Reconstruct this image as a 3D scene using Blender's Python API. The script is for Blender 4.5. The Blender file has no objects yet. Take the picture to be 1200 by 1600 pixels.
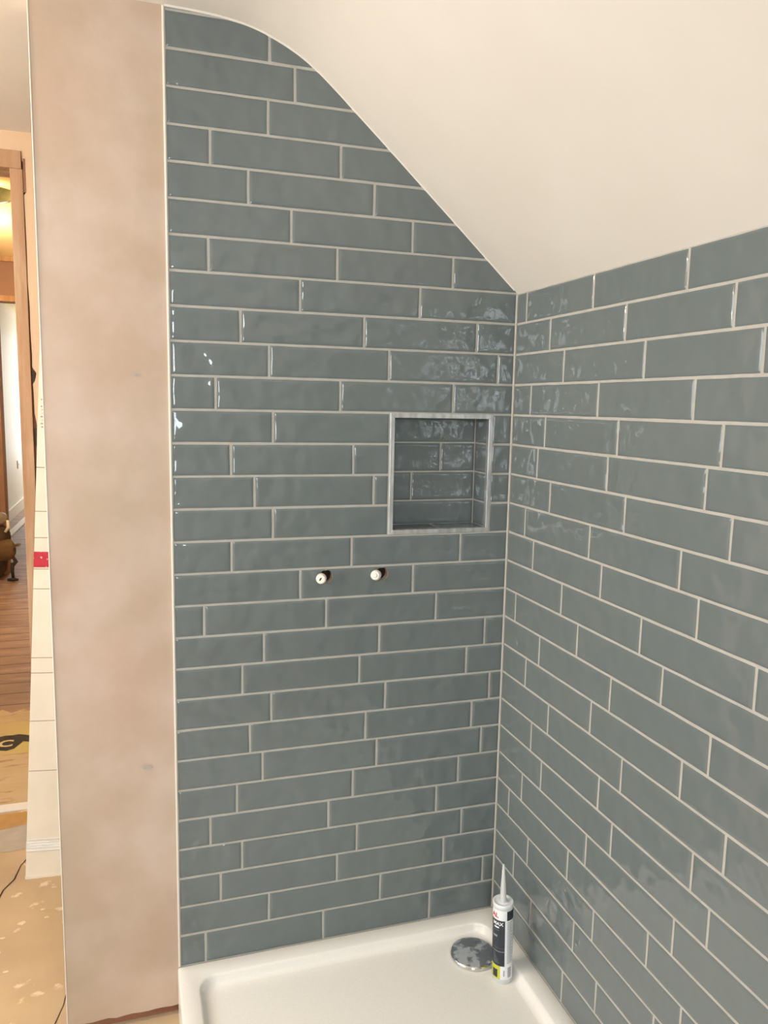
import bpy, bmesh, math, random
from mathutils import Vector, Matrix
random.seed(7)
SC = bpy.context.scene
COL = SC.collection

# ------------------------------------------------------------------ camera
cam_d = bpy.data.cameras.new('camera'); cam = bpy.data.objects.new('camera', cam_d); COL.objects.link(cam)
CP = Vector((-0.94528, -1.85246, 1.32672)); A, B_, R_ = 0.311717, -0.135668, 0.0196337
fw = Vector((math.sin(A)*math.cos(B_), math.cos(A)*math.cos(B_), math.sin(B_)))
rt = Vector((math.cos(A), -math.sin(A), 0)); up = rt.cross(fw)
r2 = rt*math.cos(R_) + up*math.sin(R_); u2 = -rt*math.sin(R_) + up*math.cos(R_)
cam.matrix_world = Matrix(((r2.x, u2.x, -fw.x, CP.x), (r2.y, u2.y, -fw.y, CP.y), (r2.z, u2.z, -fw.z, CP.z), (0, 0, 0, 1)))
cam_d.sensor_fit = 'VERTICAL'; cam_d.sensor_height = 36.0; cam_d.lens = 36.0*1217.02/1600.0
cam_d.clip_start = 0.02; cam_d.clip_end = 100
SC.camera = cam

# ------------------------------------------------------------------ light and exposure
SC.view_settings.view_transform = 'Standard'; SC.view_settings.look = 'None'
SC.view_settings.gamma = 1.0; SC.view_settings.use_curve_mapping = False
SC.view_settings.exposure = 0.11
w = bpy.data.worlds.new('sky'); SC.world = w; w.use_nodes = True
bg = w.node_tree.nodes['Background']; bg.inputs['Color'].default_value = (0.80, 0.90, 1.0, 1); bg.inputs['Strength'].default_value = 0.9

def area(name, loc, direction, sx, sy, power, color):
    l = bpy.data.lights.new(name, 'AREA'); l.shape = 'RECTANGLE'; l.size = sx; l.size_y = sy
    l.energy = power; l.color = color
    o = bpy.data.objects.new(name, l); COL.objects.link(o); o.location = loc
    o.rotation_euler = Vector(direction).to_track_quat('-Z', 'Y').to_euler()
    return o
area('daylight_rear_window', (-1.38, -3.32, 1.42), (0, 1, -0.42), 0.62, 1.06, 46, (0.86, 0.94, 1.0))
area('daylight_side_window', (-2.86, -.70, 1.42), (1, 0, -0.5), 1.8, 1.15, 44, (0.94, 0.97, 1.0))
area('daylight_hall_window', (-1.85, 11.15, 1.3), (0, -1, -0.1), 1.1, 1.9, 30, (0.92, 0.95, 1.0))

# ------------------------------------------------------------------ materials
def lin(c):
    return tuple(((v/255.)/12.92 if v/255. <= .04045 else ((v/255.+.055)/1.055)**2.4) for v in c) + (1,)
def mat(name, c1, c2=None, scale=3.0, rough=0.8, bump=0.0, bscale=40.0, spec=0.5, metal=0.0, detail=5.0,
        stretch=(1, 1, 1), lo=.35, hi=.65, c3=None, s3=10.0, lo3=.6, hi3=.7, bdetail=3.0, rvar=None, coat=0.0):
    m = bpy.data.materials.new(name); m.use_nodes = True
    nt = m.node_tree; N = nt.nodes; L = nt.links; p = N['Principled BSDF']
    p.inputs['Roughness'].default_value = rough; p.inputs['Metallic'].default_value = metal
    p.inputs['Specular IOR Level'].default_value = spec; p.inputs['Base Color'].default_value = lin(c1)
    p.inputs['Coat Weight'].default_value = coat; p.inputs['Coat Roughness'].default_value = 0.04
    tc = N.new('ShaderNodeTexCoord'); mp = N.new('ShaderNodeMapping'); mp.inputs['Scale'].default_value = stretch
    L.new(tc.outputs['Object'], mp.inputs['Vector'])
    def noise(s, d):
        n = N.new('ShaderNodeTexNoise'); n.inputs['Scale'].default_value = s; n.inputs['Detail'].default_value = d
        L.new(mp.outputs['Vector'], n.inputs['Vector']); return n
    def ramp(n, a, b):
        r = N.new('ShaderNodeMapRange'); r.inputs['From Min'].default_value = a; r.inputs['From Max'].default_value = b
        L.new(n.outputs['Fac'], r.inputs['Value']); return r
    def mix(f, a, b):
        x = N.new('ShaderNodeMix'); x.data_type = 'RGBA'; L.new(f, x.inputs['Factor'])
        if isinstance(a, tuple): x.inputs['A'].default_value = a
        else: L.new(a, x.inputs['A'])
        x.inputs['B'].default_value = b; return x.outputs['Result']
    out = None
    if c2: out = mix(ramp(noise(scale, detail), lo, hi).outputs['Result'], lin(c1), lin(c2))
    if c3: out = mix(ramp(noise(s3, 6), lo3, hi3).outputs['Result'], out if out else lin(c1), lin(c3))
    if out: L.new(out, p.inputs['Base Color'])
    if rvar:
        r = ramp(noise(rvar[0], 3), .4, .6); r.inputs['To Min'].default_value = rvar[1]; r.inputs['To Max'].default_value = rvar[2]
        L.new(r.outputs['Result'], p.inputs['Roughness'])
    if bump:
        b = N.new('ShaderNodeBump'); b.inputs['Strength'].default_value = 1.0; b.inputs['Distance'].default_value = bump
        L.new(noise(bscale, bdetail).outputs['Fac'], b.inputs['Height']); L.new(b.outputs['Normal'], p.inputs['Normal'])
    return m

M = {}
M['tile'] = mat('glazed_tile', (109, 117, 116), (105, 113, 113), scale=2.0, rough=0.03, bump=0.0062, bscale=17.0, bdetail=1.2, spec=0.5)
M['grout'] = mat('grout', (178, 175, 167), (170, 166, 157), scale=30, rough=0.9, bump=0.0006, bscale=300)
M['plaster'] = mat('skim_plaster', (190, 161, 141), (182, 164, 142), scale=2.2, rough=0.7, bump=0.0022, bscale=9, detail=7, lo=.3, hi=.7,
                   c3=(200, 180, 164), s3=6.0, lo3=.40, hi3=.70, bdetail=6)
M['plaster_tan'] = mat('tan_plaster', (206, 176, 145), (214, 184, 152), scale=2.5, rough=0.85, bump=0.001, bscale=15)
M['ceiling'] = mat('ceiling_paint', (221, 216, 207), (217, 211, 201), scale=3, rough=0.85, bump=0.0006, bscale=25, c3=(222, 213, 200), s3=14, lo3=.66, hi3=.8)
M['white_paint'] = mat('white_paint', (232, 230, 226), rough=0.6)
M['bead'] = mat('white_bead', (226, 220, 208), rough=0.5)
M['tray'] = mat('shower_tray_resin', (237, 233, 225), (233, 228, 219), scale=300, rough=0.28, bump=0.0001, bscale=500, spec=0.5)
M['alu'] = mat('brushed_aluminium', (222, 222, 220), (186, 186, 186), scale=60, rough=0.36, metal=.85, stretch=(1, 1, .2), bump=0.0002, bscale=150)
M['chrome'] = mat('filmed_chrome', (200, 204, 206), (128, 134, 138), scale=34, rough=0.2, metal=.45, bump=0.004, bscale=26, bdetail=3, lo=.46, hi=.54, rvar=(35, .05, .4))
M['chrome_edge'] = mat('polished_chrome', (214, 214, 214), rough=0.08, metal=1.0)
M['plastic'] = mat('white_plastic', (232, 226, 214), rough=0.4)
M['tube'] = mat('tube_plastic', (226, 228, 228), rough=0.32)
M['nozzle'] = mat('nozzle_plastic', (200, 201, 199), rough=0.4)
M['lab_black'] = mat('label_black', (38, 44, 52), (46, 52, 60), scale=60, rough=0.35)
M['lab_grey'] = mat('label_grey', (150, 154, 160), rough=0.4)
M['lab_dim'] = mat('label_dim', (84, 92, 102), rough=0.4)
M['lab_white'] = mat('label_white', (235, 236, 238), rough=0.35)
M['lab_red'] = mat('label_red', (200, 34, 34), rough=0.35)
M['lab_yellow'] = mat('label_yellow', (198, 200, 62), rough=0.35)
M['hole_dark'] = mat('wall_cavity', (120, 84, 66), (60, 40, 32), scale=90, rough=0.95)
M['hole_rim'] = mat('bare_tile_edge', (214, 196, 184), (190, 168, 152), scale=120, rough=0.9, bump=0.002, bscale=160)
M['wood'] = mat('sawn_timber', (184, 146, 112), (166, 128, 94), scale=6, rough=0.8, stretch=(6, 6, .6), bump=0.0008, bscale=60, c3=(190, 158, 126), s3=4, lo3=.5, hi3=.6)
M['wood_dark'] = mat('dark_timber', (150, 104, 80), (132, 88, 66), scale=6, rough=0.8, stretch=(1, 6, 6))
M['brown_paint'] = mat('brown_board', (150, 116, 98), (142, 108, 92), scale=4, rough=0.7)
M['hall_paint'] = mat('hall_paint', (244, 224, 184), rough=0.85)
M['card'] = mat('cream_cardboard', (228, 219, 200), (220, 210, 190), scale=8, rough=0.8, c3=(190, 180, 160), s3=60, lo3=.74, hi3=.8)
M['card_line'] = mat('cardboard_crease', (158, 146, 128), rough=0.8)
M['red_tape'] = mat('red_tape', (190, 34, 48), (176, 28, 42), scale=50, rough=0.2, c3=(235, 200, 200), s3=70, lo3=.62, hi3=.66)
M['clear_tape'] = mat('clear_tape', (226, 221, 208), rough=0.08, bump=0.003, bscale=60, spec=.8)
M['floor'] = mat('worn_hardboard', (192, 166, 128), (178, 154, 124), scale=3.0, rough=0.65, bump=0.001, bscale=30, detail=6,
                 c3=(222, 200, 166), s3=16, lo3=.62, hi3=.68, rvar=(4, .4, .8))
M['crack'] = mat('board_crack', (70, 50, 36), rough=1)
M['ochre'] = mat('ochre_stain', (196, 150, 84), (180, 140, 84), scale=20, rough=0.7)
M['greypatch'] = mat('grey_filler', (188, 178, 164), (176, 166, 150), scale=20, rough=0.8)
M['fleck'] = mat('paint_fleck', (222, 204, 174), rough=.7)
M['spot'] = mat('grey_spot', (172, 162, 150), (180, 168, 154), scale=60, rough=0.8)
M['black'] = mat('black_strip', (44, 38, 34), (60, 52, 46), scale=40, rough=0.8)
M['letter'] = mat('pale_lettering', (226, 206, 160), rough=0.8)
M['yellow_fl'] = mat('yellowed_boards', (198, 174, 132), (204, 180, 146), scale=5, rough=0.7, stretch=(.8, 2.4, 1), c3=(168, 130, 94), s3=12, lo3=.55, hi3=.68, bump=.002, bscale=30)
M['yellow_band'] = mat('yellow_band', (208, 190, 104), (204, 184, 130), scale=8, rough=.7)
M['bag'] = mat('brown_canvas', (62, 46, 38), (84, 62, 48), scale=12, rough=0.85, bump=.003, bscale=30)
M['bag_tan'] = mat('tan_pocket', (120, 96, 66), (96, 74, 52), scale=14, rough=0.85, bump=.003, bscale=30)
M['bag_grey'] = mat('grey_plastic', (142, 132, 122), rough=0.5)
M['glass_shade'] = mat('lamp_glass', (150, 168, 128), (190, 200, 150), scale=9, rough=0.15, spec=.8)
def boards_mat():
    m = mat('floorboards', (158, 126, 98), (136, 106, 82), scale=3.0, rough=0.55, stretch=(.7, 2.2, 1), c3=(174, 144, 118), s3=5, lo3=.45, hi3=.7, bump=.001, bscale=20)
    nt = m.node_tree; N = nt.nodes; L = nt.links; p = N['Principled BSDF']
    src = p.inputs['Base Color'].links[0].from_socket
    tc = N.new('ShaderNodeTexCoord'); sx = N.new('ShaderNodeSeparateXYZ'); L.new(tc.outputs['Object'], sx.inputs[0])
    fr = N.new('ShaderNodeMath'); fr.operation = 'MODULO'; fr.inputs[1].default_value = .165; L.new(sx.outputs['Y'], fr.inputs[0])
    lt = N.new('ShaderNodeMath'); lt.operation = 'LESS_THAN'; lt.inputs[1].default_value = .010; L.new(fr.outputs[0], lt.inputs[0])
    x = N.new('ShaderNodeMix'); x.data_type = 'RGBA'; L.new(lt.outputs[0], x.inputs['Factor']); L.new(src, x.inputs['A'])
    x.inputs['B'].default_value = lin((74, 46, 30)); L.new(x.outputs['Result'], p.inputs['Base Color'])
    return m
M['boards'] = boards_mat()
def glass_mat():
    m = bpy.data.materials.new('window_glass'); m.use_nodes = True; nt = m.node_tree; N = nt.nodes; L = nt.links
    N.remove(N['Principled BSDF']); t = N.new('ShaderNodeBsdfTransparent'); g = N.new('ShaderNodeBsdfGlossy'); g.inputs['Roughness'].default_value = .02
    mx = N.new('ShaderNodeMixShader'); mx.inputs[0].default_value = .08
    L.new(t.outputs[0], mx.inputs[1]); L.new(g.outputs[0], mx.inputs[2]); L.new(mx.outputs[0], N['Material Output'].inputs[0])
    return m
M['glass'] = glass_mat()
def emit(name, c, s):
    m = bpy.data.materials.new(name); m.use_nodes = True; p = m.node_tree.nodes['Principled BSDF']
    p.inputs['Emission Color'].default_value = lin(c); p.inputs['Emission Strength'].default_value = s; p.inputs['Base Color'].default_value = lin(c); return m
M['bulb'] = emit('lit_bulb', (255, 214, 160), 30)

# ------------------------------------------------------------------ mesh helpers
class MB:
    def __init__(s): s.v = []; s.f = []; s.mi = []; s.sm = []; s.mats = []
    def m(s, key):
        if key not in s.mats: s.mats.append(key)
        return s.mats.index(key)
    def face(s, idx, key, smooth=False): s.f.append(tuple(idx)); s.mi.append(s.m(key)); s.sm.append(smooth)
    def poly(s, pts, key, smooth=False):
        b = len(s.v); s.v += [tuple(p) for p in pts]; s.face(range(b, b+len(pts)), key, smooth)
    def box(s, x0, x1, y0, y1, z0, z1, key):
        b = len(s.v)
        s.v += [(x, y, z) for z in (z0, z1) for y in (y0, y1) for x in (x0, x1)]
        for q in ((0, 2, 3, 1), (4, 5, 7, 6), (0, 1, 5, 4), (2, 6, 7, 3), (0, 4, 6, 2), (1, 3, 7, 5)): s.face([b+i for i in q], key)
    def lathe(s, prof, key, n=48, axis='Z', c=(0, 0, 0), cap0=True, cap1=True, keys=None):
        b = len(s.v); c = Vector(c)
        for (r, h) in prof:
            for k in range(n):
                a = 2*math.pi*k/n; x, y = r*math.cos(a), r*math.sin(a)
                p = Vector((x, y, h)) if axis == 'Z' else Vector((x, -h, y))
                s.v.append(tuple(c+p))
        for i in range(len(prof)-1):
            for k in range(n):
                k2 = (k+1) % n
                q = (b+i*n+k, b+i*n+k2, b+(i+1)*n+k2, b+(i+1)*n+k)
                s.face(q, keys[i] if keys else key, True)
        if cap0: s.face([b+k for k in range(n)][::-1], keys[0] if keys else key)
        if cap1: s.face([b+(len(prof)-1)*n+k for k in range(n)], keys[-1] if keys else key)
    def sheet(s, us, vs, fn, key, keep=None, smooth=False):
        """grid over us x vs; fn(u,v)->xyz; keep(u,v) at cell centre"""
        idx = {}
        def vi(i, j):
            if (i, j) not in idx: idx[(i, j)] = len(s.v); s.v.append(tuple(fn(us[i], vs[j])))
            return idx[(i, j)]
        for i in range(len(us)-1):
            for j in range(len(vs)-1):
                if keep and not keep((us[i]+us[i+1])/2, (vs[j]+vs[j+1])/2): continue
                s.face((vi(i, j), vi(i+1, j), vi(i+1, j+1), vi(i, j+1)), key, smooth)
    def build(s, name, parent=None, origin=None, bevel=None):
        me = bpy.data.meshes.new(name); o0 = Vector(origin) if origin else Vector((0, 0, 0))
        me.from_pydata([tuple(Vector(p)-o0) for p in s.v], [], s.f)
        for k in s.mats: me.materials.append(M[k])
        me.polygons.foreach_set('material_index', s.mi); me.polygons.foreach_set('use_smooth', s.sm); me.update()
        bm = bmesh.new(); bm.from_mesh(me)
        bmesh.ops.recalc_face_normals(bm, faces=bm.faces) if bevel else None
        bm.to_mesh(me); bm.free()
        o = bpy.data.objects.new(name, me); COL.objects.link(o); o.location = o0
        if parent: o.parent = parent; o.location = o0
        if bevel:
            md = o.modifiers.new('bevel', 'BEVEL'); md.width = bevel; md.segments = 3; md.limit_method = 'ANGLE'
        return o
def struct(o, label, cat=None):
    o['kind'] = 'structure'; o['label'] = label; o['category'] = cat or 'wall'; return o
def tag(o, label, cat, group=None):
    o['label'] = label; o['category'] = cat
    if group: o['group'] = group
    return o
def empty(name, loc=(0, 0, 0)):
    o = bpy.data.objects.new(name, None); COL.objects.link(o); o.location = loc; o.empty_display_size = .05; return o

# ------------------------------------------------------------------ key dimensions
PITCH = 0.077; W = 0.868; TRAYZ = -0.083; FL = -0.212; CEIL = 2.163; TH = 0.13
CURVE = [(-.868, 2.163), (-.80, 2.1625), (-.751, 2.160), (-.70, 2.1535), (-.667, 2.1465), (-.639, 2.137), (-.61, 2.1255), (-.581, 2.112),
         (-.556, 2.0975), (-.533, 2.082), (-.492, 2.049), (-.438, 2.002), (-.346, 1.922), (-.254, 1.841), (-.168, 1.765), (-.078, 1.685), (0, 1.6155)]
def zc(x):
    if x <= CURVE[0][0]: return CEIL
    for (a, za), (b, zb) in zip(CURVE, CURVE[1:]):
        if x <= b: return za+(zb-za)*(x-a)/(b-a)
    return CURVE[-1][1]
NX0, NX1, NZ0, NZ1 = -.337, -.057, 1.003, 1.309     # niche frame, outside
HOLES = [(-.497, .902), (-.3515, .902)]; HR = .0175

BJ = {-1: [-.801, -.496, -.195], 0: [-.640, -.339, -.037], 1: [-.762, -.460, -.158], 2: [-.708, -.407, -.107], 3: [-.786, -.485, -.184],
      4: [-.720, -.420, -.122], 5: [-.656, -.357, -.057], 6: [-.687, -.388, -.088], 7: [-.634, -.336, -.038], 8: [-.705, -.407, -.109],
      9: [-.652, -.355, -.058], 10: [-.795, -.496, -.201], 11: [-.562, -.267], 12: [-.729, -.432, -.137], 13: [-.63], 14: [-.674, -.377],
      15: [-.729, -.431], 16: [-.63], 17: [-.763, -.466, -.170], 18: [-.639, -.343, -.048], 19: [-.705, -.408, -.110], 20: [-.566, -.266],
      21: [-.776, -.477, -.181], 22: [-.587, -.289], 23: [-.686, -.388], 24: [-.770, -.471], 25: [-.641], 26: [-.580], 27: [-.638], 28: []}
RJ = {-1: [-.378, -.078], 0: [-.514, -.216], 1: [-.707, -.414, -.114], 2: [-.780, -.488, -.186], 3: [-.673, -.374, -.072], 4: [-.743, -.444, -.140],
      5: [-.830, -.535, -.234], 6: [-.779, -.479, -.176], 7: [-.854, -.555, -.254], 8: [-.733, -.433, -.132], 9: [-.800, -.500, -.196],
      10: [-.662, -.363, -.062], 11: [-.889, -.588, -.287], 12: [-.745, -.4425, -.143], 13: [-.690, -.390, -.094], 14: [-.810, -.512, -.212],
      15: [-.741, -.443, -.144], 16: [-.773, -.473, -.174], 17: [-.695, -.394, -.096], 18: [-.847, -.546, -.246], 19: [-.777, -.477, -.177],
      20: [-.655, -.354, -.054]}

# ------------------------------------------------------------------ glazed tiles
G = .0036
def breaks(a, b, step):
    e = [0, .0012, .003, .006, .010]
    L = b-a
    if L < .03: return [a+L*k/6 for k in range(7)]
    n = max(2, int((L-.02)/step)); mid = [.010+(L-.02)*k/n for k in range(1, n)]
    return [a+t for t in e]+[a+t for t in mid]+[b-t for t in e[::-1]]
def tile(mb, a, b, c, d, place, top=None, holes=None, face=.0022):
    """tile over [a,b]x[c,d]; place(u,v,out) -> xyz"""
    rn = random.Random(int((a*9173+c*7919)*1000))
    tu, tv = rn.uniform(-.004, .004), rn.uniform(-.006, .006)
    ph = [rn.uniform(0, 6.28) for _ in range(6)]; mu, mv = (a+b)/2, (c+d)/2
    def out(u, v):
        e = min(u-a, b-u, v-c, d-v); dr = -.0022*max(0, 1-e/.0065)**2
        wv = .00010*math.sin(u*48+ph[0])*math.cos(v*40+ph[1]) + .00007*math.sin(u*85+v*60+ph[2]) + .00012*math.sin(v*55+ph[3])
        return face+dr+wv+(u-mu)*tu*.25+(v-mv)*tv*.25
    us = breaks(a, b, .012); vs = breaks(c, d, .010)
    if holes:
        n = int((b-a)/.0013); us = [a+(b-a)*k/n for k in range(n+1)]; n = int((d-c)/.0013); vs = [c+(d-c)*k/n for k in range(n+1)]
    def fn(u, v):
        if top:
            v = min(v, top(u)-.0005)
        o = out(u, v)
        if holes:
            for (hx, hz) in holes:
                r = math.hypot(u-hx, v-hz)
                if abs(r-HR) < .0009 and r > 0: u = hx+(u-hx)*HR/r; v = hz+(v-hz)*HR/r
        return place(u, v, o)
    def keep(u, v):
        if top and v-.006 > top(u): return False
        if holes and any(math.hypot(u-hx, v-hz) < HR-.0003 for hx, hz in holes): return False
        return True
    mb.sheet(us, vs, fn, 'tile', keep, smooth=True)
def bplace(u, v, o): return (u, -o, v)
def rplace(u, v, o): return (-o, u, v)

# back wall: tiles + grout bed + masonry
mb = MB()
for r, js in BJ.items():
    z0 = r*PITCH+G/2; z1 = (r+1)*PITCH-G/2
    if r == -1: z0 = TRAYZ+.0012
    if r == 28: z1 = CEIL-.001
    ed = [-W+.004]+js+[-.001]
    for a, b in zip(ed, ed[1:]):
        a += G/2; b -= G/2; segs = [(a, b)]
        if 13 <= r <= 16:
            segs = []
            if a < NX0: segs.append((a, min(b, NX0-.002)))
            if b > NX1: segs.append((max(a, NX1+.002), b))
        for (s0, s1) in segs:
            if s1-s0 < .006 or zc(s0) < z0+.001: continue
            hl = HOLES if (r == 11 and s0 < -.45 < s1) else None
            if z1 > zc(s1): # cut by the curved ceiling edge
                tile(mb, s0, s1, z0, z1, bplace, top=zc)
            else: tile(mb, s0, s1, z0, z1, bplace, holes=hl)
# grout bed (open behind the drilled tile and at the niche)
hx0, hx1, hz0, hz1 = -.562+.006, -.267-.006, 11*PITCH+.006, 12*PITCH-.006
xs = sorted(set([-W+k*.02 for k in range(44)]+[0, NX0+.004, NX1-.004, hx0, hx1])); xs = [x for x in xs if x <= 0]
zs = sorted(set([TRAYZ-.002, CEIL]+[k*.05 for k in range(0, 43)]+[NZ0+.004, NZ1-.004, hz0, hz1]))
def keepg(u, v):
    if NX0+.004 < u < NX1-.004 and NZ0+.004 < v < NZ1-.004: return False
    if hx0 < u < hx1 and hz0 < v < hz1: return False
    return v-.05 < zc(u)
mb.sheet(xs, zs, lambda u, v: (u, -.0006, min(v, zc(u)+.0)), 'grout', keepg)
# masonry body of the partition behind the tiles, leaving the niche and the drilled holes free
def body(x0, x1, z0, z1): mb.box(x0, x1, .002 if z0 < 5 else 0, TH, z0, z1, 'plaster_tan')
def slab(x0, x1, y0, y1, z0, z1, key='plaster_tan'): mb.box(x0, x1, y0, y1, z0, z1, key)
slab(-W, -.53, .001, TH, FL, 2.15)
slab(-.53, NX0+.002, .052, TH, FL, 2.05); slab(-.53, NX0+.002, .001, .052, FL, .87); slab(-.53, NX0+.002, .001, .052, .93, 2.04)
slab(NX0+.002, NX1-.002, .052, TH, FL, NZ0+.002); slab(NX0+.002, NX1-.002, .001, .052, FL, .87); slab(NX0+.002, NX1-.002, .001, .052, .93, NZ0+.002)
slab(NX0+.002, NX1-.002, .001, TH, NZ1-.002, 1.68); slab(NX0+.002, NX1-.002, .105, TH, NZ0, NZ1)
slab(NX1-.002, 0, .001, TH, FL, 1.61)
# niche lining: tiled back, sides, shelf, top
nx0, nx1, nz0, nz1, nd = NX0+.010, NX1-.008, NZ0+.010, NZ1-.009, .088
for r, js in {13: [], 14: [-.246], 15: [-.165], 16: []}.items():
    z0 = max(r*PITCH, nz0)+G/2; z1 = min((r+1)*PITCH, nz1)-G/2; ed = [nx0]+js+[nx1]
    for a, b in zip(ed, ed[1:]): tile(mb, a+G/2, b-G/2, z0, z1, lambda u, v, o: (u, nd-o, v))
    tile(mb, .004, nd-.003, z0, z1, lambda u, v, o: (nx1-o, u, v)); tile(mb, .004, nd-.003, z0, z1, lambda u, v, o: (nx0+o, u, v))
for ed in ((nx0, -.19), (-.19, nx1)):
    tile(mb, ed[0]+G/2, ed[1]-G/2, .004, nd-.003, lambda u, v, o: (u, v, nz0+o)); tile(mb, ed[0]+G/2, ed[1]-G/2, .004, nd-.003, lambda u, v, o: (u, v, nz1-o))
for pts in ([(nx0, nd, nz0), (nx1, nd, nz0), (nx1, nd, nz1), (nx0, nd, nz1)], [(nx1, 0, nz0), (nx1, 0, nz1), (nx1, nd, nz1), (nx1, nd, nz0)],
            [(nx0, 0, nz0), (nx0, nd, nz0), (nx0, nd, nz1), (nx0, 0, nz1)], [(nx0, 0, nz0), (nx1, 0, nz0), (nx1, nd, nz0), (nx0, nd, nz0)],
            [(nx0, 0, nz1), (nx0, nd, nz1), (nx1, nd, nz1), (nx1, 0, nz1)]):
    mb.poly(pts, 'grout')
# drilled hole linings
for hx, hz in HOLES:
    mb.lathe([(HR, .0016), (HR+.0003, -.024), (HR-.0005, -.05)], 'hole_rim', n=40, axis='Y', c=(hx, 0, hz), cap0=False, cap1=False, keys=['hole_rim', 'hole_dark'])
    n = 40; mb.poly([(hx+HR*1.2*math.cos(6.2832*k/n), .0505, hz+HR*1.2*math.sin(6.2832*k/n)) for k in range(n)], 'hole_dark')
struct(mb.build('wall_back'), 'grey-green glazed brick tiles with pale grout above the shower tray, with the niche and two pipe holes')

# right wall
mb = MB(); REAR = -3.2
for r, js in RJ.items():
    z0 = r*PITCH+G/2; z1 = (r+1)*PITCH-G/2
    if r == -1: z0 = TRAYZ+.0012
    if r == 20: z1 = 1.6145
    js = sorted(js)
    while js[0]-.3 > REAR+.01: js.insert(0, js[0]-.300)
    ed = [REAR+.001]+js+[-.0035]
    for a, b in zip(ed, ed[1:]):
        if b > -1.6: tile(mb, a+G/2, b-G/2, z0, z1, rplace)
        else: mb.sheet([a+G/2, b-G/2], [z0, z1], lambda u, v: (-.0022, u, v), 'tile')
mb.poly([(-.0006, REAR, TRAYZ-.002), (-.0006, .0, TRAYZ-.002), (-.0006, .0, 1.616), (-.0006, REAR, 1.616)], 'grout')
mb.box(.0, .12, REAR, 1.1, FL, 1.62, 'plaster_tan')
struct(mb.build('wall_right'), 'grey-green glazed brick tiles with pale grout under the sloping ceiling')
# corner grout bead
mb = MB(); zz = [TRAYZ+k*.05 for k in range(35)]; zz = [z for z in zz if z < 1.61]+[1.614]
mb.sheet([0, 1, 2, 3], zz, lambda u, v: [(-.0055, -.002, v), (-.0042+.0004*math.sin(v*70), -.0034, v), (-.0034, -.0042+.0003*math.sin(v*90), v), (-.002, -.0055, v)][int(u)], 'grout', smooth=True)
struct(mb.build('trim_1'), 'pale grout line running up the corner between the two tiled walls', 'trim')

# plastered end of the partition
mb = MB(); n = 40
mb.sheet([-1.131+.263*k/14 for k in range(15)], [-.186+(CEIL+.186)*k/80 for k in range(81)],
         lambda u, v: (u, -.0005 - .0012*math.sin(u*14+v*3)*math.sin(v*2.1) + (0 if -.18 < v else .0007*math.sin(u*180)), v + (.0012*math.sin(u*95)+.001*math.sin(u*230) if v < -.18 else 0)), 'plaster', smooth=True)
mb.box(-1.131, -W, .003, TH, -.184, CEIL, 'plaster'); mb.poly([(-1.131, .003, -.184), (-1.131, -.0005, -.184), (-1.131, -.0005, CEIL), (-1.131, .003, CEIL)], 'plaster')
struct(mb.build('wall_partition'), 'bare pink skimmed plaster strip left of the tiled wall')
def blob(mb, cx, cz, rx, rz, key, y=-.0024, seed=1):
    rn = random.Random(seed); k = 18; pts = []
    for i in range(k):
        a = 6.2832*i/k; q = 1+rn.uniform(-.28, .28); pts.append((cx+rx*q*math.cos(a), y, cz+rz*q*math.sin(a)))
    mb.poly(pts, key)
mb = MB(); mb.box(-1.12, -W-.002, .012, TH-.01, FL, -.186, 'wood_dark')
struct(mb.build('trim_2'), 'brown timber sole plate showing under the bare plaster strip', 'trim')
mb = MB(); mb.box(-W, -W+.0045, -.0038, .004, TRAYZ+.001, CEIL-.001, 'bead')
struct(mb.build('trim_3', bevel=.001), 'thin white edge bead between bare plaster and tiles', 'trim')
mb = MB(); mb.box(-1.1322, -1.1298, -.0018, .006, -.184, CEIL-.001, 'bead')
struct(mb.build('trim_4', bevel=.001), 'thin pale corner bead at the outer edge of the plaster strip', 'trim')

# ceiling: flat, curved cove, slope
mb = MB(); prof = [(-2.95, CEIL), (-1.2, CEIL), (-.95, CEIL)]+CURVE+[(.12, 1.6155-.12*.885)]
# smooth the profile a little with extra points
def zs_(x): return zc(x) if x <= 0 else 1.6155-.885*x
px = [-2.95, -1.2, -.95, -.868]+[-.86+.01*k for k in range(45)]+[-.40+.05*k for k in range(9)]
px = [x for x in px if x < .001]
def smz(x): return sum(zs_(x+d) for d in (-.02, -.01, 0, .01, .02))/5 if -.84 < x < -.42 else zs_(x)
mb.sheet(px, [REAR-.12, -2, -1, 0, .5, 1.1], lambda u, v: (u, v, smz(u)), 'ceiling', smooth=True)
mb.sheet(px, [REAR-.12, 1.1], lambda u, v: (u, v, smz(u)+.06), 'ceiling')
struct(mb.build('ceiling'), 'smooth off-white plaster ceiling that curves down into a slope over the shower', 'ceiling')
# paint line along the cut edge of the tiles
mb = MB()
ex = [-.864+.012*k for k in range(73)]; ex = [x for x in ex if x < -.002]
mb.sheet(ex, [0, 1, 2], lambda u, v: (u, [-.0048, -.0042, -.0010][int(v)], min(smz(u), zc(u))+[.0, -.0030, -.0034][int(v)]), 'ceiling', smooth=True)
struct(mb.build('trim_5'), 'white filler line where the ceiling curve meets the tiles', 'trim')

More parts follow.
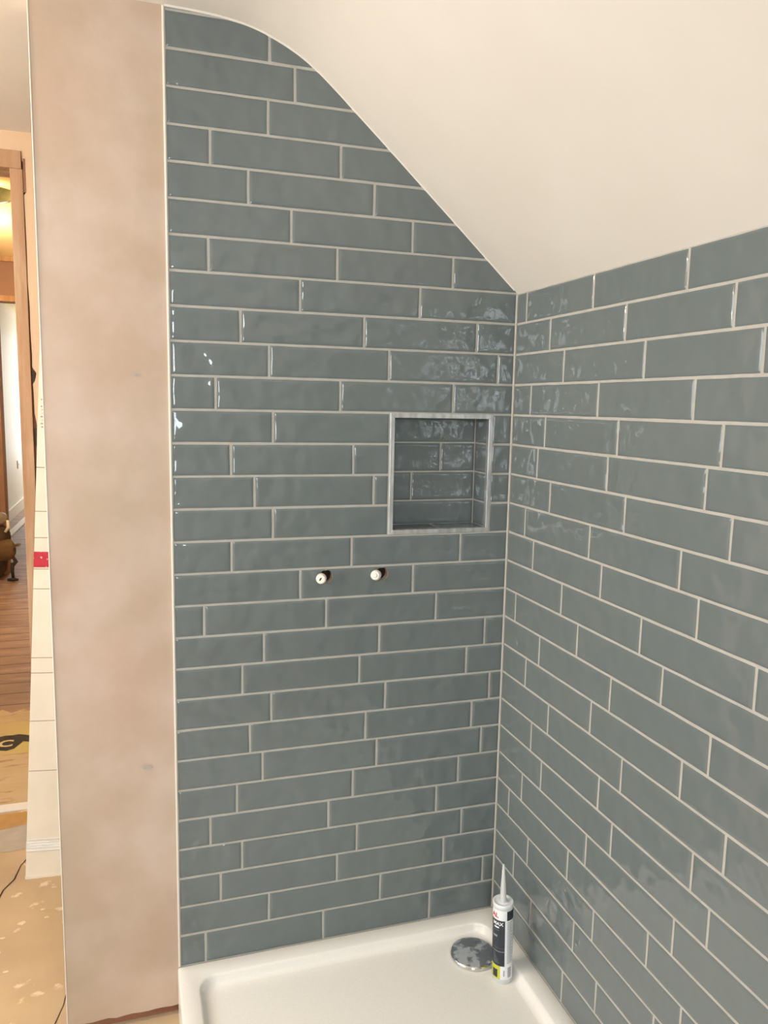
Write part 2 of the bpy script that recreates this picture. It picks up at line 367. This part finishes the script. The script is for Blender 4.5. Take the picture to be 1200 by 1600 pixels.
# door wall of the near room, with jagged plaster round the frame
mb = MB(); DY = .985
jx = [(2.105, -1.266), (2.075, -1.264), (2.07, -1.256), (1.98, -1.256), (1.97, -1.2625), (1.90, -1.261), (1.80, -1.2605), (1.7, -1.2615), (1.62, -1.2585), (1.55, -1.2595), (1.47, -1.2575), (1.43, -1.2585),
      (1.41, -1.2465), (1.385, -1.252), (1.375, -1.2585), (1.34, -1.257), (1.28, -1.257), (1.24, -1.2515), (1.17, -1.254), (1.10, -1.2495), (1.02, -1.253), (.93, -1.2535), (.925, -1.261), (.6, -1.262), (.2, -1.262), (FL, -1.262)]
pts = [(.0, CEIL), (-2.95, CEIL), (-2.95, 2.105), (-1.30, 2.105)]+[(x, z) for z, x in jx]+[(.0, FL)]
b = len(mb.v)
mb.poly([(x, DY, z) for x, z in pts], 'plaster_tan')
for (xa, za), (xb, zb) in zip(pts[2:-1], pts[3:]): mb.poly([(xa, DY, za), (xa, DY+.012, za), (xb, DY+.012, zb), (xb, DY, zb)], 'plaster_tan')
mb.box(-1.262, 0, DY+.012, DY+.12, FL, CEIL+.4, 'wood_dark'); mb.box(-2.95, -1.2, DY+.012, DY+.12, 2.104, 2.6, 'plaster_tan')
mb.box(-2.95, -2.12, DY, DY+.12, FL, 2.104, 'plaster_tan')
struct(mb.build('wall_door'), 'tan plastered wall beyond the partition with ragged edges round the timber door frame')
# timber door frame
mb = MB(); mb.box(-1.301, -1.263, DY-.004, DY+.122, FL, 2.05, 'wood')
fr = mb.build('door_1', bevel=.002); struct(fr, 'rough sawn timber door frame of the opening to the hall', 'door frame')
mb = MB(); mb.box(-2.10, -1.266, DY-.006, DY+.122, 2.05, 2.104, 'wood'); mb.build('head', fr, bevel=.002)
mb = MB(); mb.box(-2.12, -2.085, DY-.004, DY+.122, FL, 2.05, 'wood'); mb.build('jamb', fr, bevel=.002)
mb = MB(); mb.box(-1.262, -1.256, DY-.002, DY+.02, 1.98, 2.083, 'wood_dark'); mb.build('packing_strip', fr)
# black blocks painting the shade inside the gaps beside the frame
for i, (za, zb) in enumerate([(1.36, 1.42), (1.17, 1.23), (1.04, 1.10), (.92, 1.0)]):
    mb = MB(); mb.box(-1.258, -1.2515, DY+.001, DY+.011, za, zb, 'black'); mb.build('gap_shade', fr)

# side, rear and end walls
def wall_with_window(name, label, axis, pos, span, wins, z0, z1, key='white_paint', t=.12):
    mb = MB()
    us = sorted(set([span[0], span[1]]+[u for w_ in wins for u in w_[:2]])); vs = sorted(set([z0, z1]+[v for w_ in wins for v in w_[2:]]))
    for a, b in zip(us, us[1:]):
        for c, d in zip(vs, vs[1:]):
            if any(w_[0] <= (a+b)/2 <= w_[1] and w_[2] <= (c+d)/2 <= w_[3] for w_ in wins): continue
            if axis == 'y': mb.box(a, b, pos, pos+t, c, d, key)
            else: mb.box(pos, pos+t, a, b, c, d, key)
    return struct(mb.build(name), label)
def window(name, label, axis, pos, w_):
    a, b, c, d = w_; mb = MB(); f = .035; m_ = (a+b)/2
    def bx(u0, u1, v0, v1, key='white_paint', p0=-.02, p1=.02):
        if axis == 'y': mb.box(u0, u1, pos+p0, pos+p1, v0, v1, key)
        else: mb.box(pos+p0, pos+p1, u0, u1, v0, v1, key)
    bx(a, a+f, c, d); bx(b-f, b, c, d); bx(a+f, b-f, c, c+f); bx(a+f, b-f, d-f, d); bx(m_-f/2, m_+f/2, c+f, d-f)
    o = mb.build(name); struct(o, label, 'window'); mb = MB(); bx(a+f, b-f, c+f, d-f, 'glass', -.002, .002); mb.build('pane', o)
RW = (-1.71, -1.05, .86, 1.98); SW = (-1.65, .25, .80, 2.0)
wall_with_window('wall_rear', 'white wall behind the camera with a window', 'y', REAR-.12, (-2.95, .12), [RW], FL, CEIL)
window('window_1', 'white framed window behind the camera', 'y', REAR-.06, RW)
wall_with_window('wall_left', 'white wall on the left side of the room with a window', 'x', -2.8, (REAR-.12, .985), [SW], FL, CEIL, t=.12)
window('window_2', 'white framed window in the left wall', 'x', -2.74, SW)

# ------------------------------------------------------------------ floors
mb = MB(); mb.box(-2.95, .12, REAR-.12, 1.186, FL-.06, FL, 'floor')
fl = struct(mb.build('floor'), 'worn tan hardboard floor with cracks, paint flecks and ochre stains', 'floor')
def ribbon(name, pts, wd, key, z=FL+.0012, parent=None):
    mb = MB(); prev = None
    L_ = []; R2 = []
    rn = random.Random(len(pts)*7+3)
    for i, (x, y) in enumerate(pts):
        a = pts[max(0, i-1)]; b = pts[min(len(pts)-1, i+1)]; dx, dy = b[0]-a[0], b[1]-a[1]; l = math.hypot(dx, dy); nx_, ny_ = -dy/l, dx/l
        ww = wd*(.5+rn.random()); L_.append((x+nx_*ww, y+ny_*ww, z)); R2.append((x-nx_*ww, y-ny_*ww, z))
    for i in range(len(pts)-1): mb.poly([L_[i], R2[i], R2[i+1], L_[i+1]], key)
    return mb.build(name, parent)
def floorblob(mb, cx, cy, rx, ry, key, z, seed, k=22, j=.3):
    rn = random.Random(seed)
    mb.poly([(cx+rx*(1+rn.uniform(-j, j))*math.cos(6.2832*i/k), cy+ry*(1+rn.uniform(-j, j))*math.sin(6.2832*i/k), z) for i in range(k)], key)
ribbon('crack', [(-1.13, .22), (-1.145, .16), (-1.15, .11), (-1.165, .05), (-1.17, -.02), (-1.175, -.1)], .0016, 'crack', parent=fl)
ribbon('crack', [(-1.31, .86), (-1.335, .80), (-1.345, .72), (-1.37, .67), (-1.38, .60), (-1.41, .56), (-1.45, .5)], .0022, 'crack', parent=fl)
mb = MB()
floorblob(mb, -1.46, 1.03, .26, .13, 'greypatch', FL+.0008, 5, j=.12); floorblob(mb, -1.46, 1.115, .24, .055, 'ochre', FL+.0014, 9, j=.2)
for i in range(16):
    rn = random.Random(i); floorblob(mb, -1.30+rn.uniform(-.18, .12), rn.uniform(.0, .65), rn.uniform(.003, .012), rn.uniform(.003, .009), 'fleck', FL+.0011, i, 9)
mb.build('stains', fl)
# hall floor
mb = MB(); mb.box(-2.6, -1.1, 1.241, 11.4, FL-.06, FL, 'boards')
hf = struct(mb.build('floor_hall'), 'old floorboards running across the hall', 'floor')
mb = MB(); mb.box(-2.12, -1.25, 1.187, 1.240, FL-.02, FL+.004, 'white_paint')
struct(mb.build('trim_6', bevel=.002), 'white painted strip on the floor behind the door opening', 'trim')
mb = MB(); rn = random.Random(3)
ys = [1.244, 1.5, 1.8, 2.1, 2.28]
mb.sheet([-2.1+.05*k for k in range(17)], [1.244, 1.45, 1.7, 1.95, 2.2], lambda u, v: (u, v+(rn.uniform(-.05, .05) if v > 2.1 else 0), FL+.0015), 'yellow_fl')
mb.build('yellow_residue', hf)
mb = MB(); mb.sheet([-2.1+.05*k for k in range(18)], [1.7, 1.9, 2.05], lambda u, v: (u, v+(rn.uniform(-.03, .03) if v > 2 else 0), FL+.0022), 'yellow_band'); mb.build('yellow_band', hf)
mb = MB(); k = 26
top_ = [(-2.0+.75*i/k, 1.895+rn.uniform(-.02, .02)) for i in range(k+1)]; bot_ = [(-2.0+.75*i/k, (1.745 if -2.0+.75*i/k < -1.48 else 1.815)+rn.uniform(-.015, .015)) for i in range(k+1)]
for i in range(k): mb.poly([(*bot_[i], FL+.003), (*bot_[i+1], FL+.003), (*top_[i+1], FL+.003), (*top_[i], FL+.003)], 'black')
ts = mb.build('torn_strip'); tag(ts, 'torn black strip with pale letters lying across the yellowed hall boards', 'strip')

def text_mesh(s, size):
    cu = bpy.data.curves.new('txt', 'FONT'); cu.body = s; cu.size = size; cu.align_x = 'LEFT'; cu.resolution_u = 3; cu.offset = size*.03
    o = bpy.data.objects.new('txt', cu); COL.objects.link(o)
    dg = bpy.context.evaluated_depsgraph_get(); me = bpy.data.meshes.new_from_object(o.evaluated_get(dg))
    vs = [tuple(v.co) for v in me.vertices]; fs = [tuple(p.vertices) for p in me.polygons]
    bpy.data.objects.remove(o); bpy.data.curves.remove(cu); bpy.data.meshes.remove(me); return vs, fs
mb = MB(); tv, tf = text_mesh('AC', .09)
mb.v = [(-1.615+x, 1.785+y*1.1, FL+.0042) for x, y, z in tv]
for f in tf: mb.face(f, 'letter')
mb.build('lettering', ts)

# ------------------------------------------------------------------ hall shell
mb = MB(); mb.box(-2.585, -2.465, 1.105, 11.3, FL, 2.6, 'white_paint')
struct(mb.build('wall_hall_left'), 'long white wall at the far end of the hall')
mb = MB(); mb.box(-1.25, -1.13, 1.105, 11.3, FL, 2.6, 'hall_paint')
struct(mb.build('wall_hall_right'), 'plain hall wall hidden behind the door frame')
mb = MB(); mb.box(-2.6, -1.1, 1.105, 11.3, 2.5, 2.56, 'hall_paint')
struct(mb.build('ceiling_hall'), 'warm lit hall ceiling seen through the top of the door opening', 'ceiling')
wall_with_window('wall_hall_end', 'white wall closing the far end of the hall', 'y', 11.2, (-2.585, -1.13), [(-2.4, -1.3, .3, 2.3)], FL, 2.6)
mb = MB(); mb.box(-2.464, -2.03, 5.55, 5.68, FL, 2.5, 'brown_paint'); mb.box(-2.03, -1.25, 5.55, 5.68, 2.18, 2.5, 'brown_paint')
dd = struct(mb.build('wall_hall_divider'), 'brown boarded partition with an opening across the hall')
mb = MB(); mb.box(-2.05, -1.251, 5.53, 5.70, 2.135, 2.185, 'wood'); mb.box(-2.06, -2.02, 5.53, 5.70, FL, 2.135, 'brown_paint')
struct(mb.build('door_2', bevel=.003), 'brown timber frame of the second opening down the hall', 'door frame')
mb = MB(); mb.box(-2.464, -1.251, 5.51, 5.549, 2.46, 2.50, 'wood'); struct(mb.build('trim_7'), 'light timber strip at the top of the brown partition', 'trim')
mb = MB(); mb.box(-2.464, -2.445, 5.69, 11.19, FL, FL+.15, 'white_paint')
struct(mb.build('baseboard_hall', bevel=.004), 'white skirting board along the far white hall wall', 'baseboard')
mb = MB(); mb.box(-2.464, -2.452, 9.75, 9.90, .38, .49, 'plastic'); so = mb.build('wall_socket', bevel=.003)
tag(so, 'small white socket plate on the far white wall above the skirting', 'socket')
mb = MB(); mb.box(-2.463, -2.4505, 9.80, 9.85, .42, .45, 'lab_grey'); mb.build('rocker', so)
# pale loose board and scrap
mb = MB(); b0 = len(mb.v)
q = [(-2.345, 7.55), (-2.275, 7.45), (-2.235, 9.25), (-2.315, 9.35)]
mb.v += [(x, y, z) for z in (FL, FL+.02) for x, y in q]
for f in ((0, 3, 2, 1), (4, 5, 6, 7), (0, 1, 5, 4), (1, 2, 6, 5), (2, 3, 7, 6), (3, 0, 4, 7)): mb.face([b0+i for i in f], 'white_paint')
tag(mb.build('loose_board'), 'long pale board lying on the far hall floor beside the skirting', 'board')
def tube_path(mb, pts, r, key, n=8):
    b = len(mb.v); pts = [Vector(p) for p in pts]
    for i, p in enumerate(pts):
        d = (pts[min(i+1, len(pts)-1)]-pts[max(i-1, 0)]).normalized(); a = d.orthogonal().normalized() if i == 0 else (a-d*a.dot(d)).normalized(); c = d.cross(a)
        rr = r[i] if isinstance(r, (list, tuple)) else r
        for k in range(n): mb.v.append(tuple(p+(a*math.cos(6.2832*k/n)+c*math.sin(6.2832*k/n))*rr))
    for i in range(len(pts)-1):
        for k in range(n): k2 = (k+1) % n; mb.face((b+i*n+k, b+i*n+k2, b+(i+1)*n+k2, b+(i+1)*n+k), key, True)
    mb.face([b+k for k in range(n)][::-1], key); mb.face([b+(len(pts)-1)*n+k for k in range(n)], key)
mb = MB(); tube_path(mb, [(-2.245, 6.93, FL+.012), (-2.21, 6.86, FL+.02), (-2.18, 6.98, FL+.016), (-2.15, 7.05, FL+.014), (-2.11, 7.05, FL+.012)], [.008, .016, .018, .014, .006], 'white_paint')
tag(mb.build('paper_scrap'), 'crumpled white scrap on the hall floor near the brown tool bag', 'scrap')

# hall lamp: glass dish near the ceiling
lamp = empty('ceiling_lamp', (-1.68, 3.1, 2.5)); tag(lamp, 'green-tinted glass dish lamp on the warm hall ceiling', 'lamp')
mb = MB(); mb.lathe([(.02, -.105), (.06, -.10), (.11, -.085), (.145, -.055), (.15, -.05), (.145, -.045), (.11, -.072), (.05, -.09)], 'glass_shade', n=40, cap0=True, cap1=False); mb.build('lamp_shade', lamp)
mb = MB(); mb.lathe([(.05, -.03), (.055, -.02), (.055, 0)], 'wood'); mb.lathe([(.012, -.10), (.012, -.02)], 'wood'); mb.build('ceiling_rose', lamp)
mb = MB(); mb.lathe([(.004, -.06), (.018, -.055), (.022, -.042), (.014, -.03)], 'bulb', c=(.05, 0, 0)); mb.build('bulb', lamp)
l = bpy.data.lights.new('hall_ceiling_fill', 'POINT'); l.energy = 40; l.color = (1.0, .77, .48); l.shadow_soft_size = .06  # added fill, off-frame and apart from the dish, to brighten the hall ceiling
lo = bpy.data.objects.new('hall_ceiling_fill', l); COL.objects.link(lo); lo.location = (-2.05, 4.0, 2.22)
# pendant added out of frame to brighten the left ceiling and door wall
pend = empty('added_pendant', (-2.05, -.15, CEIL)); tag(pend, 'bare pendant bulb added out of frame to brighten the flat ceiling and door wall', 'lamp')
mb = MB(); mb.lathe([(.003, -.18), (.003, 0)], 'plastic', n=12); mb.lathe([(.035, -.015), (.03, 0)], 'plastic', n=24); mb.build('cord', pend)
mb = MB(); mb.lathe([(.005, -.265), (.02, -.26), (.029, -.24), (.026, -.215), (.014, -.19), (.013, -.18)], 'bulb', n=24); mb.build('bulb', pend)
l = bpy.data.lights.new('added_pendant_light', 'POINT'); l.energy = 30; l.color = (1.0, .78, .54); l.shadow_soft_size = .03
lo = bpy.data.objects.new('added_pendant_light', l); COL.objects.link(lo); lo.location = (-2.05, -.15, CEIL-.30)

# ------------------------------------------------------------------ shower tray
mb = MB(); X0, X1, Y0, Y1 = -.870, -.0008, -1.45, -.0008
RIMB, RIM, RC, DEP = .050, .048, .045, .026
def rrect(x0, x1, y0, y1, r, n=10):
    pts = []
    for cx, cy, a0 in ((x1-r, y1-r, 0), (x0+r, y1-r, 90), (x0+r, y0+r, 180), (x1-r, y0+r, 270)):
        for k in range(n+1):
            a = math.radians(a0+90*k/n); pts.append((cx+r*math.cos(a), cy+r*math.sin(a)))
    return pts
rings = [(X0, X1, Y0, Y1, .003, FL+.0), (X0, X1, Y0, Y1, .003, TRAYZ-.006), (X0+.0015, X1-.001, Y0+.0015, Y1-.001, .004, TRAYZ-.0015), (X0+.006, X1-.004, Y0+.006, Y1-.004, .004, TRAYZ)]
rings += [(X0+RIM-.004, X1-RIM+.004, Y0+RIM, Y1-RIMB+.004, RC+.004, TRAYZ), (X0+RIM, X1-RIM, Y0+RIM, Y1-RIMB, RC, TRAYZ-.002), (X0+RIM+.002, X1-RIM-.002, Y0+RIM+.002, Y1-RIMB-.002, RC-.003, TRAYZ-.007),
          (X0+RIM+.0055, X1-RIM-.0055, Y0+RIM+.0055, Y1-RIMB-.0055, RC-.006, TRAYZ-.018), (X0+RIM+.010, X1-RIM-.010, Y0+RIM+.010, Y1-RIMB-.010, RC-.01, TRAYZ-.0232), (X0+RIM+.018, X1-RIM-.018, Y0+RIM+.018, Y1-RIMB-.018, RC-.012, TRAYZ-.025)]
n = 44; b0 = len(mb.v)
for (x0, x1, y0, y1, r, z) in rings: mb.v += [(x, y, z) for x, y in rrect(x0, x1, y0, y1, r)]
for i in range(len(rings)-1):
    for k in range(n): k2 = (k+1) % n; mb.face((b0+i*n+k, b0+i*n+k2, b0+(i+1)*n+k2, b0+(i+1)*n+k), 'tray', True)
mb.face([b0+(len(rings)-1)*n+k for k in range(n)], 'tray')
tag(mb.build('shower_tray'), 'white low-profile shower tray with rounded recess set in the tiled corner', 'shower tray')
# drain cover
dc = empty('drain_cover', (-.124, -.142, TRAYZ-.0245)); tag(dc, 'round chrome waste cover with wrinkled film in the back corner of the tray', 'drain cover')
R = .061; mb = MB(); mb.lathe([(R-.003, .0), (R-.001, .002), (R, .006), (R-.001, .0095), (R-.004, .0115)], 'chrome_edge', n=72, cap1=False); mb.build('rim', dc)
mb = MB(); prof = [(R-.004, .0115)]+[((R-.004)*(1-t), .0115+.004*(1-(1-t)**2)) for t in (.2, .4, .6, .8, .97)]
mb.lathe(prof, 'chrome', n=72, cap0=False); mb.build('film_covered_top', dc)

# ------------------------------------------------------------------ sealant tube
ZB = TRAYZ-.025
tube = empty('sealant_tube', (-.085, -.236, ZB)); tag(tube, 'white and black sealant cartridge with grey nozzle standing in the shower tray', 'sealant tube')
TR = .0252; facing = math.atan2(CP.y+.236, CP.x+.085)
mb = MB(); mb.lathe([(TR-.0015, 0), (TR, .001), (TR, .203)], 'tube', n=64, cap0=True, cap1=False)
mb.lathe([(TR, .2035), (TR+.0008, .204), (TR+.0008, .213), (TR, .2148), (TR-.003, .215), (TR-.0045, .2125), (.012, .211), (.010, .214)], 'tube', n=64, cap0=False, cap1=True)
mb.build('cartridge', tube)
mb = MB(); mb.lathe([(.0095, .2125), (.0095, .2165), (.0080, .218), (.0076, .240), (.0028, .311), (.0018, .312)], 'nozzle', n=32); mb.build('nozzle', tube)
def cyl(mb, a0, a1, h0, h1, key, dr=.0003):
    """patch on the barrel; angles in fraction of the silhouette (0 left, 1 right) as seen from in front"""
    n = max(2, int(abs(a1-a0)/6)+1); b = len(mb.v)
    for k in range(n+1):
        th = facing+math.radians(a0+(a1-a0)*k/n)
        for h in (h0, h1): mb.v.append(((TR+dr)*math.cos(th), (TR+dr)*math.sin(th), h))
    for k in range(n): mb.face((b+2*k, b+2*k+2, b+2*k+3, b+2*k+1), key, True)
mb = MB()
cyl(mb, -150, 200, .014, .200, 'lab_white', .0002)
cyl(mb, -130, 14, .051, .175, 'lab_black', .0004)       # black front panel
cyl(mb, 25, 150, .175, .200, 'lab_black', .0004)        # black square on the right
cyl(mb, -130, -10, .014, .051, 'lab_yellow', .0004)
cyl(mb, -60, -26, .018, .040, 'lab_black', .0006)
cyl(mb, -50, -20, .1535, .1575, 'lab_white', .0006)
cyl(mb, -48, -18, .147, .1495, 'lab_dim', .0006)
cyl(mb, -58, -30, .129, .134, 'lab_grey', .0006)
cyl(mb, -70, 12, .099, .1005, 'lab_dim', .0006); cyl(mb, -66, 12, .090, .0915, 'lab_grey', .0006)
for k in range(7): cyl(mb, -64+k*2, -46+k*5, .083-k*.0042, .0855-k*.0042, 'lab_dim', .0006)
k = 0; h = .170
while h > .056:
    cyl(mb, 27, 62+7*math.sin(k*2.3), h, h+.0014, 'lab_grey', .0004); h -= .0032; k += 1
h = .046
while h > .020: cyl(mb, 33, 58, h-.0016, h, 'lab_black', .0004); h -= .0031
cyl(mb, 8, 14, .024, .040, 'lab_grey', .0004)
lab = mb.build('label', tube)
def cyltext(s, size, a0, h, key, ratio=1.0):
    mb = MB(); tv, tf = text_mesh(s, size)
    for x, y, z in tv:
        th = facing+math.radians(a0)+x*ratio/TR; rr = TR+.0008; mb.v.append((rr*math.cos(th), rr*math.sin(th), h+y))
    for f in tf: mb.face(f, key)
    return mb.build('lettering', lab)
cyltext('AL', .0165, -68, .1815, 'lab_red'); cyltext('MAX', .0125, -58, .1615, 'lab_white')
tube.rotation_euler = (0, math.radians(-1.6), 0)

# ------------------------------------------------------------------ shower pipe stubs
for i, (hx, hz, yaw, pit) in enumerate([(-.5075, .9000, -17, -6), (-.3625, .9010, -27, -8)]):
    e = empty('pipe_stub', (hx, 0, hz)); e.rotation_euler = (math.radians(pit), 0, math.radians(yaw))
    tag(e, ['capped white plastic pipe end sticking out of the left hole in the tiles', 'capped white plastic pipe end sticking out of the right hole in the tiles'][i], 'pipe', 'capped pipe ends below the niche')
    mb = MB(); mb.lathe([(.0066, -.028), (.0066, .022)], 'hole_dark', n=32, axis='Y'); mb.build('pipe', e)
    mb = MB(); mb.lathe([(.0090, .010), (.0118, .012), (.0128, .017), (.0130, .0245), (.0116, .0262), (.0113, .0285), (.0120, .0300), (.0120, .0335), (.0108, .0358), (.0085, .0368)], 'plastic', n=40, axis='Y', cap1=True); mb.build('cap', e)
    mb = MB()
    if i == 0: mb.sheet([-1, 0, 1], [-1, 0, 1], lambda u, v: (.0022*u+.0015*v-.001, -.0375, .0036*v+.0008*u), 'hole_dark')
    else: mb.lathe([(.0056, .0366), (.0054, .0382), (.0035, .039)], 'plastic', n=24, axis='Y')
    mb.build('port', e)

# ------------------------------------------------------------------ niche trim
nf = empty('niche_frame', ((NX0+NX1)/2, -.001, NZ0)); tag(nf, 'brushed aluminium edge trim framing the tiled wall niche', 'frame'); FW = .0115
ox0, ox1, oz0, oz1 = NX0, NX1, NZ0, NZ1; ix0, ix1, iz0, iz1 = NX0+FW, NX1-FW, NZ0+FW, NZ1-FW
cx, cz = (NX0+NX1)/2, NZ0
def rail(o1, o2, i2, i1):
    mb = MB(); b = len(mb.v)
    for y in (-.0045, .010): mb.v += [(x-cx, y+.001, z-cz) for x, z in (o1, o2, i2, i1)]
    for f in ((0, 1, 2, 3), (7, 6, 5, 4), (0, 4, 5, 1), (1, 5, 6, 2), (2, 6, 7, 3), (3, 7, 4, 0)): mb.face([b+k for k in f], 'alu')
    mb.build('rail', nf, bevel=.0008)
rail((ox0, oz0), (ox1, oz0), (ix1, iz0), (ix0, iz0)); rail((ox1, oz0), (ox1, oz1), (ix1, iz1), (ix1, iz0))
rail((ox1, oz1), (ox0, oz1), (ix0, iz1), (ix1, iz1)); rail((ox0, oz1), (ox0, oz0), (ix0, iz0), (ix0, iz1))

# ------------------------------------------------------------------ flat cardboard package leaning behind the partition
box = empty('cardboard_package', (-1.311, .715, FL)); tag(box, 'long flat cream cardboard package leaning behind the plaster strip, red tape across it', 'package')
BL = 2.0; dirz = Vector((.082, .185, 1.641)).normalized(); dx_ = Vector((1, -.06, 0)).normalized(); dx_ = (dx_-dirz*dx_.dot(dirz)).normalized(); dn = dirz.cross(dx_).normalized()
box.rotation_mode = 'QUATERNION'; box.rotation_quaternion = Matrix((dx_, dn, dirz)).transposed().to_quaternion()
def at_h(v):  # height along the package for an image row, from a linear fit on its left edge
    P0 = Vector((-1.311, .715, FL)); best = 0; bd = 1e9
    for k in range(2001):
        p = P0+dirz*(k*.001); d = p-CP; py = 800-1217.02*d.dot(u2)/d.dot(fw)
        if abs(py-v) < bd: bd = abs(py-v); best = k*.001
    return best
mb = MB(); WB = .16
segs = [0]+[at_h(v) for v in (1205, 1127, 1052, 1028, 920, 889, 840, 799, 730)]+[BL]
for i, (a, b) in enumerate(zip(segs, segs[1:])):
    t_ = .0008*(i % 2); mb.box(0, WB, -t_, .022, a+.0012, b-.0012, 'card')
mb.box(.001, WB-.001, .0012, .021, .0, BL, 'card_line')
mb.box(-.001, WB+.001, -.0035, .023, 0.0, .009, 'card'); mb.build('carton', box, bevel=.0008)
mb = MB(); a, b = at_h(886), at_h(862); mb.box(-.0006, WB, -.0020, .0225, a, b, 'red_tape'); mb.build('red_tape_band', box)
mb = MB(); mb.box(-.0006, WB, -.0018, .0225, at_h(1331), at_h(1316), 'clear_tape'); mb.build('clear_tape_band', box)
mb = MB()
for q, (a, b) in enumerate([(1312, .085), (1317, .05), (1320.5, .12), (1324, .10), (1329.5, .12)]):
    h = at_h(a); mb.box(.003, .02+b, -.0032, -.0015, h-.0014, h+.0010, 'lab_white')
mb.build('tape_wrinkles', box)
mb = MB(); h = at_h(668)
while h < at_h(618): mb.box(.008+.01*random.random(), .05, -.0024, -.0008, h, h+.004, 'card_line'); h += .011
mb.build('printed_lines', box)

# ------------------------------------------------------------------ tool bag in the hall
bag = empty('tool_bag', (-2.045, 5.30, FL)); tag(bag, 'dark brown tool bag with grey top and tan pocket standing on the hall boards', 'tool bag')
def lump(name, c, sx, sy, sz, key, seed, parent=bag, amp=.12, taper=0):
    bm = bmesh.new(); bmesh.ops.create_icosphere(bm, subdivisions=4, radius=1)
    from mathutils import noise
    for v in bm.verts:
        n_ = noise.noise(v.co*1.6+Vector((seed, 0, 0)))
        k_ = 1+amp*n_; q = v.co*k_
        for i in range(3): q[i] = math.copysign(abs(q[i])**.75, q[i])
        t = 1+taper*q.z; v.co = Vector((c[0]+q.x*sx*t, c[1]+q.y*sy*t, c[2]+q.z*sz))
    me = bpy.data.meshes.new(name); bm.to_mesh(me); bm.free(); me.materials.append(M[key])
    for p in me.polygons: p.use_smooth = True
    o = bpy.data.objects.new(name, me); COL.objects.link(o); o.parent = parent; return o
lump('body', (-.05, .05, .24), .12, .09, .235, 'bag', 3, taper=.35)
lump('pocket', (.04, -.02, .27), .085, .05, .09, 'bag_tan', 5)
lump('top', (-.02, .04, .53), .085, .06, .055, 'bag_grey', 8)
mb = MB(); tube_path(mb, [(.07, 0, .52), (.075, -.01, .46), (.05, -.02, .42)], [.012, .014, .01], 'white_paint'); mb.build('buckle', bag)
mb = MB(); tube_path(mb, [(.06, -.03, .33), (.11, -.04, .28), (.10, -.04, .22), (.125, -.04, .17), (.09, -.04, .12)], [.01, .016, .014, .018, .012], 'bag'); mb.build('strap', bag)
mb = MB(); tube_path(mb, [(.10, -.04, .16), (.095, -.04, .09), (.10, -.04, .018)], [.016, .014, .012], 'black'); tube_path(mb, [(.055, -.04, .015), (.10, -.045, .018), (.14, -.05, .015)], [.012, .018, .009], 'black'); mb.build('foot', bag)

# filler spots on the plaster
wp = bpy.data.objects['wall_partition']
mb = MB(); blob(mb, -.932, .458, .012, .0065, 'spot', seed=4); mb.build('filler_spot', wp)
mb = MB(); blob(mb, -.937, 1.385, .006, .0025, 'spot', seed=6); mb.build('filler_spot', wp)
